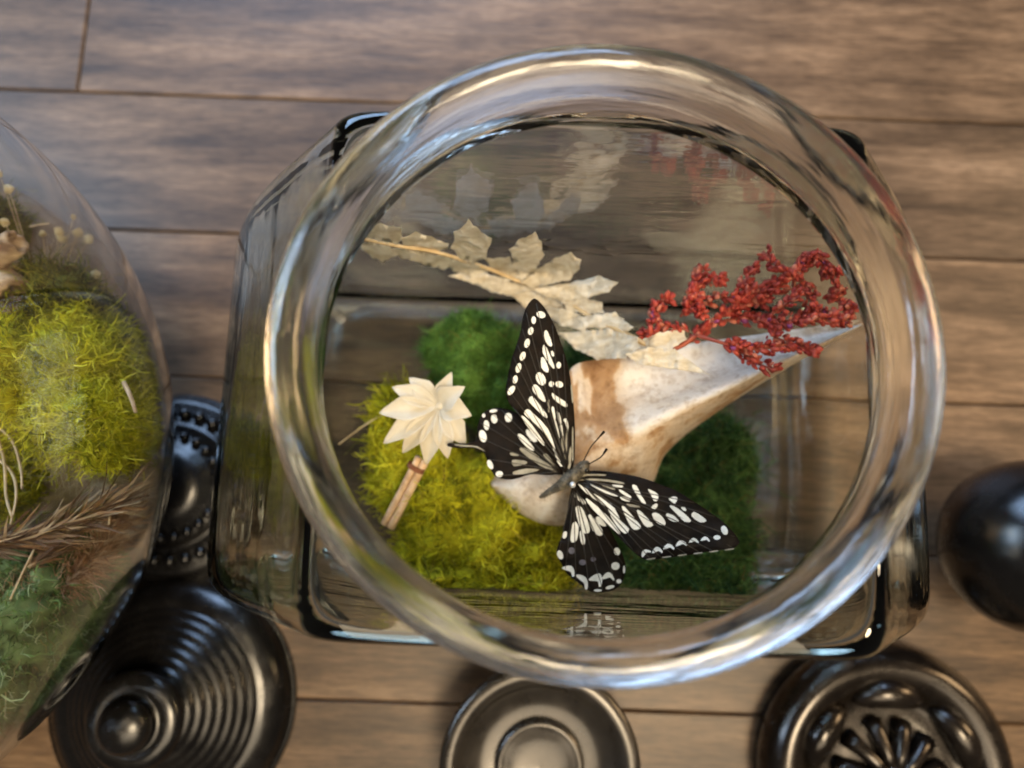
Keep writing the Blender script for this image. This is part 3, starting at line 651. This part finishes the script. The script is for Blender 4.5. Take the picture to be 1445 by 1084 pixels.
HWRs = [[(235, 440), (260, 425), (290, 460), (325, 560), (320, 595), (290, 600), (260, 550)], [(315, 490), (340, 485), (390, 550), (412, 600), (385, 615), (345, 580)], [(215, 545), (235, 525), (255, 560), (245, 640), (220, 658), (203, 640)], [(262, 590), (280, 585), (297, 640), (288, 675), (268, 650)], [(365, 500), (390, 495), (430, 545), (420, 555), (385, 540)], [(210, 345), (235, 340), (300, 400), (290, 415), (250, 385)],
 ell(500, 715, 22, 27, -20), ell(490, 808, 29, 27), arc(445, 880, 40, 32, 8), arc(368, 900, 44, 48, 35), arc(195, 838, 46, 32, 40), arc(280, 905, 58, 30, 55), ell(378, 963, 28, 9), ell(455, 943, 32, 12, -15), ell(512, 905, 18, 15), ell(545, 830, 8, 28), ell(137, 737, 20, 33, -20), ell(167, 610, 15, 27, 15)]
HWRb = [ell(210, 710, 22, 24), ell(280, 785, 24, 20), ell(348, 765, 20, 16)]
body_l = kL((615, 1040)); body_r = kR((215, 270)); Z0 = 9.95
VEIN = noisy('wing_vein', (0.006, 0.005, 0.004), (0.02, 0.016, 0.012), 300, 0.6)
def wing(name, outline, key, zf, groups, veins=None):
    P = smooth_poly([key(p) for p in outline], 3)
    V, Fc = fill(P, lambda x, y: at(x, y, zf(x, y)), 2); V, Fc = thicken(V, Fc, 0.02)
    w = obj(name, V, Fc, WING, bfly)
    for pieces, m, nm in groups:
        parts = []
        for q in pieces:
            v, f = fill(smooth_poly([key(p) for p in q], 2), lambda x, y: at(x, y, zf(x, y) + 0.022), 1); parts.append((v, f))
        if parts: V, Fc = merge(parts); obj(nm, V, Fc, m, w)
    if veins:
        b0 = key(veins[0]); parts = []
        for e in veins[1]:
            e = key(e); P = []
            for k in range(9):
                t = 0.06 + 0.93 * k / 8; x = b0[0] + (e[0] - b0[0]) * t; y = b0[1] + (e[1] - b0[1]) * t
                n_ = 5.0 * math.sin(math.pi * t) * (0.4 if len(parts) % 2 else -0.3); P.append(at(x + n_ * (e[1] - b0[1]) / 300, y - n_ * (e[0] - b0[0]) / 300, zf(x, y) + 0.016))
            parts.append(tube(P, 0.022, 0.012, 5))
        V, Fc = merge(parts); obj('veins', V, Fc, VEIN, w)
    return w
def zl(x, y): d = math.dist((x, y), body_l); return Z0 + 0.05 + 0.0045 * d + 0.00001 * d * d + 0.10 * noise.noise(Vector((x * .025, y * .025, 1)))
def zlh(x, y): d = math.dist((x, y), body_l); return Z0 - 0.18 + 0.0005 * d
def zr(x, y): d = math.dist((x, y), body_r); return Z0 + 0.05 + 0.0022 * d + 0.10 * noise.noise(Vector((x * .025, y * .025, 5)))
def zrh(x, y): d = math.dist((x, y), body_r); return Z0 - 0.16 - 0.0010 * d
wing('hindwing', HWL, kL, zlh, [(HWLs, MARK, 'cream_marks'), (HWLd, MARKDIM, 'grey_marks')], ((590, 1030), [(260, 690), (195, 700), (145, 760), (135, 840), (185, 960), (240, 1050)]))
wing('hindwing', HWR, kR, zrh, [(HWRs, MARK, 'cream_marks'), (HWRb, MARKBLUE, 'blue_marks')], ((225, 300), [(130, 710), (170, 830), (240, 900), (325, 960), (410, 965), (500, 930), (540, 800)]))
wing('forewing', FWL, kL, zl, [(FWLs, MARK, 'cream_marks'), (FWLd, MARKDIM, 'grey_marks')], ((628, 1030), [(450, 100), (540, 220), (600, 380), (395, 150), (372, 240), (348, 330), (325, 400), (305, 490), (290, 570), (320, 670)]))
wing('forewing', FWR, kR, zr, [(FWRs, MARK, 'cream_marks'), (FWRd, MARKDIM, 'grey_marks')], ((240, 245), [(1000, 405), (1130, 495), (1260, 625), (1240, 690), (1110, 712), (1030, 724), (950, 738), (870, 748), (790, 760), (715, 765), (620, 730)]))
# body: abdomen, thorax and head as one spindle, furred
spine = [at(762, 702, 9.55), at(775, 694, 9.75), at(788, 687, 9.95), at(800, 679, 10.08), at(810, 671, 10.12), at(818, 664, 10.1), at(825, 657, 10.1), at(830, 652, 10.05)]
rads = [0.05, 0.10, 0.15, 0.21, 0.22, 0.17, 0.18, 0.06]
C = catmull(spine, 4); rs = [p.x for p in catmull([(r, 0, 0) for r in rads], 4)]
rg = []
for i, p in enumerate(C):
    t = (C[min(i + 1, len(C) - 1)] - C[max(i - 1, 0)]).normalized(); a = t.cross(Vector((0, 0, 1))).normalized(); b = t.cross(a)
    rg.append([p + (a * math.cos(q) + b * math.sin(q)) * max(rs[i], .01) for q in [2 * math.pi * j / 16 for j in range(16)]])
V, Fc = loft(rg, cap=True); bd = obj('body', V, Fc, FUR, bfly)
fr = []; 
for k in range(700):
    i = int(rr.integers(2, len(C) - 3)); q = rr.random() * 2 * math.pi; t = (C[i + 1] - C[i]).normalized(); a = t.cross(Vector((0, 0, 1))).normalized(); b = t.cross(a)
    n = a * math.cos(q) + b * math.sin(q); p = C[i] + n * rs[i] * 0.95; d = (n * 0.6 - t * 1.0 + Vector(rr.normal(size=3)) * 0.3).normalized(); l = rr.uniform(0.08, 0.2); s = d.cross(n).normalized() * 0.008
    fr.append(([p - s, p + s, p + d * l], [[0, 1, 2]]))
V, Fc = merge(fr); o = obj('fur', V, Fc, FUR, bd, smooth=False); o['kind'] = 'stuff'
for x, y in ((820, 661), (828, 664)):
    bm = bmesh.new(); bmesh.ops.create_icosphere(bm, subdivisions=2, radius=0.085); c = at(x, y, 10.2); V = [c + v.co for v in bm.verts]; Fc = [[v.index for v in f.verts] for f in bm.faces]; bm.free()
    obj('eye', V, Fc, BLACK, bd)
for P in ([(823, 652), (833, 632), (843, 620), (850, 612)], [(829, 656), (840, 650), (848, 645), (854, 637)]):
    pts = catmull([at(x, y, 10.15 + 0.25 * i) for i, (x, y) in enumerate(P)], 5)
    V, Fc = tube(pts, 0.018, 0.02, 6); e = pts[-1]
    dv = (pts[-1] - pts[-3]).normalized(); v2, f2 = tube([e - dv * 0.12, e - dv * 0.02, e + dv * 0.06, e + dv * 0.1], 0.03, 0.045, 6)
    V, Fc = merge([(V, Fc), (v2, f2)]); obj('antenna', V, Fc, WING, bfly)
pin = thing('insect_pin', 'steel insect pin with shiny round head through the butterfly body', 'pin', at(808, 684, 9.5))
V, Fc = tube([at(808, 684, 8.6), at(808, 684, 10.55)], 0.03, 0.03, 8); obj('shaft', V, Fc, PINHEAD, pin)
bm = bmesh.new(); bmesh.ops.create_icosphere(bm, subdivisions=3, radius=0.10); c = at(808, 684, 10.6); V = [c + v.co for v in bm.verts]; Fc = [[v.index for v in f.verts] for f in bm.faces]; bm.free()
obj('head', V, Fc, PINHEAD, pin)

# ---------------------------------------------------------------- candle holders (dark turned pieces round the jars)
GR = 'dark candle holders on the table'
def beads(parent, c, R, z, r, n, m, name='bead'):
    bm = bmesh.new(); bmesh.ops.create_icosphere(bm, subdivisions=2, radius=r * S); me = bpy.data.meshes.new(name); bm.to_mesh(me); bm.free(); me.materials.append(m)
    me.polygons.foreach_set('use_smooth', [True] * len(me.polygons))
    for i in range(n):
        q = 2 * math.pi * i / n; o = bpy.data.objects.new(name, me); col.objects.link(o); o.parent = parent
        o.location = Vector((R * math.cos(q), R * math.sin(q), z)) * S
def at0(x, y, z=0.0):
    p = at(x, y, z); return (p.x, p.y, 0.0)
# ribbed
c = at0(238, 990, 0.4); h = thing('candle_holder', 'black stepped candle holder with ringed cone and round top knob', 'candle holder', c, GR)
pr = [(0.01, 0), (5.1, 0), (5.25, 0.12), (5.15, 0.38), (4.85, 0.68), (4.4, 0.92), (4.15, 0.98)]
for i in range(7):
    r = 4.05 - i * 0.36; z = 1.02 + i * 0.21; pr += [(r, z), (r - 0.10, z + 0.075), (r - 0.22, z + 0.125), (r - 0.31, z + 0.165)]
pr += [(1.55, 2.5), (1.3, 2.6), (1.15, 2.75)]; pr = [(r * 0.93, z) for r, z in pr]
V, Fc = lathe(pr, c, 96, 3); obj('base', V, Fc, BLACK, h)
V, Fc = lathe([(1.1, 2.72), (1.3, 2.85), (1.72, 3.1), (1.82, 3.35), (1.65, 3.6), (1.35, 3.7), (1.1, 3.68), (0.95, 3.75), (0.92, 3.95), (0.98, 4.15), (0.8, 4.45), (0.42, 4.62), (0.001, 4.68)], c, 64, 4); obj('knob', V, Fc, BLACK, h)
# cup
c = at0(762, 1087, 3.6); h = thing('candle_holder', 'dark pewter candle cup with shallow dish and domed centre below the jar', 'candle holder', c, GR)
V, Fc = lathe([(0.01, 0), (2.6, 0), (2.75, 0.2), (2.4, 0.5), (1.3, 0.9), (0.9, 1.5), (1.1, 2.2), (2.2, 2.8), (3.5, 3.2), (3.7, 3.5), (3.6, 3.72), (3.3, 3.78), (3.05, 3.66), (2.75, 3.36), (2.25, 3.1), (1.7, 3.02), (1.48, 3.0)], c, 96, 5); obj('dish', V, Fc, PEWTER, h)
V, Fc = lathe([(1.47, 2.9), (1.62, 3.05), (1.66, 3.22), (1.52, 3.34), (1.3, 3.3), (0.8, 3.2), (0.001, 3.16)], c, 64, 5); obj('boss', V, Fc, PEWTER, h)
# fluted
c = at0(1268, 1104, 2.2); h = thing('candle_holder', 'dark bronze candle holder with scalloped lobes and fanned centre', 'candle holder', c, GR)
V, Fc = lathe([(0.01, 0), (4.4, 0), (4.8, 0.3), (5.0, 0.9), (4.9, 1.5), (4.55, 1.95), (4.1, 2.1), (3.6, 1.95), (3.25, 1.6), (2.9, 1.35), (2.2, 1.3), (1.4, 1.35), (0.001, 1.4)], c, 96, 4); obj('dish', V, Fc, BRONZE, h)
for i in range(6):
    q0 = 2 * math.pi * (i + 0.5) / 6; P = []
    rgs_ = []
    for k in range(15):
        u = k / 14 * 2 - 1; q = q0 + u * 0.47; w = max(0.58 * (1 - u * u) ** 0.6, 0.02); R0 = 3.05 + 0.12 * (1 - u * u)
        cc = Vector(c) + Vector((math.cos(q) * R0, math.sin(q) * R0, 1.62 + 0.25 * (1 - u * u))); rd = Vector((math.cos(q), math.sin(q), 0))
        rgs_.append([cc + rd * w * math.cos(a) + Vector((0, 0, 1)) * w * 0.9 * math.sin(a) for a in [2 * math.pi * j / 14 for j in range(14)]])
    V, Fc = loft(rgs_, cap=True); obj('lobe', V, Fc, BRONZE, h)
for i in range(11):
    q = 2 * math.pi * (i + 0.25) / 11; rd = Vector((math.cos(q), math.sin(q), 0)); 
    V, Fc = tube([Vector(c) + rd * 0.35 + Vector((0, 0, 2.0)), Vector(c) + rd * 0.9 + Vector((0, 0, 1.95)), Vector(c) + rd * 1.7 + Vector((0, 0, 1.6)), Vector(c) + rd * 2.0 + Vector((0, 0, 1.35))], 0.16, 0.42, 10); obj('fan_rib', V, Fc, BRONZE, h)
V, Fc = lathe([(0.001, 1.3), (0.5, 1.5), (0.62, 1.9), (0.45, 2.2), (0.001, 2.3)], c, 40, 4); obj('boss', V, Fc, BRONZE, h)
# ball
c = at0(1452, 770, 3.6); h = thing('candle_holder', 'smooth black ball topped holder standing beside the jar', 'candle holder', c, GR)
V, Fc = lathe([(0.01, 0), (1.3, 0), (1.4, 0.2), (1.3, 0.5), (1.2, 0.75)], c, 64, 4); obj('foot', V, Fc, BLACK, h)
V, Fc = lathe([(1.15, 0.72)] + [(3.25 * math.sin(a), 3.8 - 3.25 * math.cos(a)) for a in [math.radians(d) for d in range(24, 180, 6)]] + [(0.001, 7.05)], c, 80, 2); obj('ball', V, Fc, BLACK, h)
# beaded, half hidden
c = at0(240, 686, 0.8); h = thing('candle_holder', 'black beaded candle holder standing between the globe and the jar', 'candle holder', c, GR)
V, Fc = lathe([(0.01, 0), (3.7, 0), (3.82, 0.2), (3.7, 0.5), (3.3, 0.62), (2.9, 0.75), (2.6, 0.95), (2.2, 1.0), (1.8, 1.25), (1.2, 1.6), (0.001, 1.75)], c, 80, 4); obj('base', V, Fc, BLACK, h)
beads(h, c, 3.1, 0.82, 0.28, 30, BLACK); beads(h, c, 2.15, 1.2, 0.22, 24, BLACK)

# ---------------------------------------------------------------- glass globe with its own arrangement

GX, GY, GR_, GZ = -22.83, 0.97, 12.345, 11.945
globe = thing('glass_globe', 'large clear round glass bowl of moss and dried grasses', 'glass bowl', (GX, GY, 0))
pr = [(0.01, 0.03), (2.6, 0.03), (3.3, 0.12)]
a0 = math.acos((GZ - 0.25) / GR_)
pr += [(GR_ * math.sin(a), GZ - GR_ * math.cos(a)) for a in np.linspace(a0 + 0.05, math.radians(131), 60)]
rt, zt = pr[-1]
pr += [(rt + 0.15, zt + 0.2), (rt + 0.1, zt + 0.45), (rt - 0.15, zt + 0.42), (rt - 0.25, zt + 0.1)]
Ri = GR_ - 0.2
pr += [(Ri * math.sin(a), GZ - Ri * math.cos(a)) for a in np.linspace(math.radians(130), 0.30, 60)] + [(2.0, 0.62), (0.01, 0.6)]
V, Fc = lathe(pr, (GX, GY, 0), 160); obj('bowl', V, [f[::-1] for f in Fc] if False else Fc, GLOBEGLASS, globe)

BEDFILL = noisy('filler_bed', (0.17, 0.125, 0.09), (0.28, 0.21, 0.15), 60, 0.7, (1, 1, 3), 0.0, 0.3, 0.002)  # invented brown bed, added to cover the dark edge band seen through the bowl
def slab_mod(r, z, q): return (r * (1 + 0.012 * noise.noise(Vector((math.cos(q) * 3, math.sin(q) * 3, z)))), z)
def rin(z): return math.sqrt(12.0 ** 2 - (GZ - z) ** 2)
zs_ = [0.75 + 0.25 * i for i in range(25)]
V, Fc = lathe([(0.01, 0.72)] + [(rin(z), z) for z in zs_] + [(rin(6.75) - 0.4, 6.95), (rin(6.75) - 1.6, 7.05), (rin(6.75) - 4.0, 7.0), (0.01, 7.0)], (GX, GY, 0), 120, 1, slab_mod)
tag(obj('filler_bed', V, Fc, BEDFILL), 'added smooth brown bed in the bottom of the glass bowl under its moss', 'filler')
G2 = 'moss clumps in the glass bowl'
BRT = [(0.20, 0.20, 0.008), (0.48, 0.46, 0.015), (0.72, 0.67, 0.03), (0.84, 0.79, 0.08)]
OLV = [(0.04, 0.05, 0.008), (0.09, 0.10, 0.012), (0.18, 0.18, 0.02), (0.28, 0.26, 0.03)]
moss('moss_clump', 'bright yellow moss mound filling the glass bowl', [B(135, 545, 8.2, (78, 105), 3.4), B(60, 520, 7.8, (85, 110), 3.4), B(165, 610, 8.4, (50, 52), 2.8), B(-60, 560, 7.0, (90, 130), 4.0)], 20000, BRT, group=G2, seed=12)
moss('moss_clump', 'olive moss tuft behind the bright yellow mound in the bowl', [B(110, 435, 8.0, (60, 46), 2.6), B(15, 320, 7.6, (26, 26), 1.6), B(35, 430, 7.0, (60, 60), 2.8)], 5000, OLV, group=G2, seed=13)
moss('moss_clump', 'lime moss tuft tangled with pale roots in the bowl', [B(40, 680, 6.0, (58, 52), 3.2), B(-30, 690, 5.6, (60, 70), 3.4)], 5000, YEL, group=G2, seed=14)
moss('moss_clump', 'green moss low in the bowl under the brown plumes', [B(60, 885, 7.0, (100, 90), 2.8), B(125, 815, 6.4, (74, 72), 2.8), B(95, 900, 6.2, (80, 70), 2.6), B(-60, 900, 7.0, (90, 110), 3.0), B(20, 960, 7.4, (80, 60), 2.4)], 9000, [(0.04, 0.09, 0.02), (0.09, 0.17, 0.035), (0.15, 0.25, 0.06), (0.34, 0.40, 0.20)], length=0.9, group=G2, seed=15)

def plume(label, path, z0, z1, count, length, spread, tones, width=0.03, seed=1, stiff=0.2, droop=0.0, name='grass_plume'):
    r = np.random.default_rng(seed)
    C = catmull([at(x, y, z0 + (z1 - z0) * i / (len(path) - 1)) for i, (x, y) in enumerate(path)], 10)
    t = thing(name, label, 'dried grass', C[0], 'dried grass plumes in the bowl')
    V, Fc = tube(C, 0.06, 0.02, 6); obj('stalk', V, Fc, STEM, t)
    n = len(C); ii = r.integers(0, n - 1, count); P = np.array([C[i][:] for i in ii]); T = np.array([(C[i + 1] - C[i]).normalized()[:] for i in ii])
    d = T * 1.0 + r.normal(size=(count, 3)) * spread; d /= np.linalg.norm(d, axis=1)[:, None]
    side = np.cross(d, r.normal(size=(count, 3))); side /= np.linalg.norm(side, axis=1)[:, None]
    L_ = length * (0.4 + 0.8 * r.random((count, 1))) / 3; rows = []; q = P.copy()
    for s in range(4):
        w = width * (0.5, 1.0, 0.7, 0.12)[s]; rows += [q - side * w / 2, q + side * w / 2]
        d = d + r.normal(size=(count, 3)) * stiff; d[:, 2] -= droop; d /= np.linalg.norm(d, axis=1)[:, None]; q = q + d * L_
    V = keep_in(np.stack(rows, 1), 'globe'); quad = np.array([[2 * s, 2 * s + 1, 2 * s + 3, 2 * s + 2] for s in range(3)])[None]
    Fq = ((np.arange(count) * 8)[:, None, None] + quad).reshape(-1, 4)
    tn = np.array(tones)[r.integers(0, len(tones), count)] * (0.7 + 0.5 * r.random((count, 1)))
    o = obj('fibres', V.reshape(-1, 3), Fq, PLUME, t, colors=np.repeat(tn, 8, 0)); o['kind'] = 'stuff'
    return t
BRN = [(0.24, 0.13, 0.06), (0.38, 0.21, 0.10), (0.16, 0.08, 0.04), (0.60, 0.43, 0.25)]
plume('spiky brown grass plume lying across the lime moss', [(-60, 775), (20, 765), (80, 745), (150, 712)], 9.6, 10.0, 420, 1.9, 0.22, BRN, 0.09, 21, 0.08)
plume('brown feathery grass plume curving low across the bowl', [(-60, 880), (20, 850), (90, 820), (140, 780), (170, 730)], 9.0, 8.6, 2600, 1.3, 0.5, [(0.42, 0.22, 0.10), (0.55, 0.32, 0.16), (0.30, 0.15, 0.07), (0.65, 0.45, 0.27)], 0.035, 22, 0.25)
plume('short spiky brown grass tuft under the upper plume', [(40, 800), (80, 770), (120, 735)], 9.4, 9.5, 160, 1.5, 0.22, BRN, 0.10, 23, 0.08)
plume('pale silky seed fluff behind the brown plumes', [(80, 640), (120, 655), (150, 675), (185, 700)], 8.8, 8.4, 1500, 1.5, 0.7, [(0.50, 0.42, 0.32), (0.62, 0.54, 0.44), (0.36, 0.27, 0.19)], 0.012, 24, 0.5, name='seed_fluff')
plume('grey brown silky fluff beside the bark curl', [(-10, 590), (40, 600), (80, 625), (100, 645)], 9.6, 9.0, 900, 1.1, 0.45, [(0.42, 0.33, 0.24), (0.28, 0.17, 0.10), (0.55, 0.47, 0.38)], 0.016, 25, 0.3, name='seed_fluff')
plume('fine pale fluff round the cream florets', [(40, 400), (70, 365), (100, 345), (125, 335)], 8.6, 8.2, 700, 1.2, 0.7, [(0.52, 0.45, 0.34), (0.42, 0.34, 0.25)], 0.010, 26, 0.5, name='seed_fluff')

def lumpy(c, r, seed, amp=0.3, sub=2, sq=(1, 1, 1)):
    bm = bmesh.new(); bmesh.ops.create_icosphere(bm, subdivisions=sub, radius=1.0)
    V = [Vector(c) + Vector((v.co.x * sq[0], v.co.y * sq[1], v.co.z * sq[2])) * r * (1 + amp * noise.noise(v.co * 2.1 + Vector((seed, 0, 0))) + amp * .6 * noise.noise(v.co * 5 + Vector((0, seed, 0)))) for v in bm.verts]
    Fc = [[v.index for v in f.verts] for f in bm.faces]; bm.free(); return V, Fc
fl = thing('floret_spray', 'thin spray of tiny cream florets above the olive moss', 'dried flower', at(75, 400, 8))
for i, (x, y) in enumerate([(0, 243), (13, 266), (83, 326), (88, 336), (110, 328), (125, 338), (134, 388), (7, 314), (104, 306), (60, 330)]):
    V, Fc = lumpy(at(x, y, 9.2 + 0.2 * (i % 3)), 0.15 if i < 8 else 0.1, i * 3.3, 0.5, 2); obj('floret', V, Fc, FLORET, fl, smooth=False)
    V, Fc = tube(catmull([at(x, y, 9.1), at(x * 0.6 + 28, y * 0.5 + 205, 8.6), at(58, 420, 7.6)], 5), 0.014, 0.02, 5); obj('stalk', V, Fc, STEM, fl)
bk = thing('bark_piece', 'curled pale bark piece with dark hollow at the bowl edge', 'bark', at(0, 400, 8))
def barktube(cx, cy, z, R, ln, ang, seed):
    ax = Vector((math.cos(ang), math.sin(ang), 0.25)).normalized(); sd = ax.cross(Vector((0, 0, 1))).normalized(); up = sd.cross(ax); c = at(cx, cy, z); rings = []
    prof = [(-ln, 1.0), (-ln * .5, 1.02), (0, 0.98), (ln * .6, 1.05), (ln, 1.0), (ln * 0.97, 0.72), (ln * .3, 0.62), (-ln * 0.6, 0.6)]
    for u, k in prof:
        rings.append([c + ax * (u + 0.10 * noise.noise(Vector((j * .5, u, seed)))) + (sd * math.cos(q) + up * math.sin(q)) * R * k * (1 + 0.16 * noise.noise(Vector((math.cos(q) * 1.6, math.sin(q) * 1.6, seed + u * .6)))) for j, q in enumerate([2 * math.pi * j / 40 for j in range(40)])])
    return loft(rings)
V, Fc = barktube(2, 405, 10.2, 0.62, 0.75, -0.6, 1.0); obj('bark_curl', V, Fc, BARK, bk)
V, Fc = barktube(0, 358, 10.6, 0.42, 0.7, 0.5, 5.0); obj('bark_curl', V, Fc, BARK, bk)
V, Fc = lumpy(at(-25, 385, 9.6), 0.9, 3, 0.4, 3, (1.2, 1.0, 0.8)); obj('bark_chunk', V, Fc, BARK, bk)
rt_ = thing('root_tangle', 'tangle of thin pale roots beside the lime moss in the bowl', 'roots', at(10, 640, 8))
for P in ([(-20, 590), (15, 620), (28, 660), (30, 690)], [(-15, 640), (15, 665), (22, 700), (14, 740)], [(-10, 600), (5, 650), (8, 700), (16, 730)], [(-10, 545), (8, 558), (20, 553), (21, 540)], [(-15, 520), (5, 525), (10, 535)], [(-15, 560), (0, 570), (8, 562)]):
    V, Fc = tube(catmull([at(x, y, 9.7 + 0.15 * i) for i, (x, y) in enumerate(P)], 6), 0.055, 0.035, 6); obj('root', V, Fc, STEM, rt_)
for i, (P, z) in enumerate([([(13, 848), (30, 810), (47, 775)], 9.8), ([(151, 740), (153, 718), (155, 700)], 9.9), ([(68, 925), (75, 905), (80, 893)], 7.8), ([(42, 320), (58, 317), (70, 315)], 9.6)]):
    V, Fc = tube(catmull([at(x, y, z) for x, y in P], 5), 0.035, 0.03, 6)
    tag(obj('straw', V, Fc, STEM), ['thin pale straw lying beside the low green moss', 'short upright straw stuck in the spiky brown plume', 'tiny straw fragment on the low green moss', 'fine white straw across the floret spray'][i], 'straw')
V, Fc = tube(catmull([at(171, 540, 10.6), at(180, 560, 10.75), at(187, 583, 10.7)], 6), 0.07, 0.05, 6); tag(obj('pine_needle', V, Fc, REED), 'single brown needle lying on the bright yellow moss mound', 'needle')
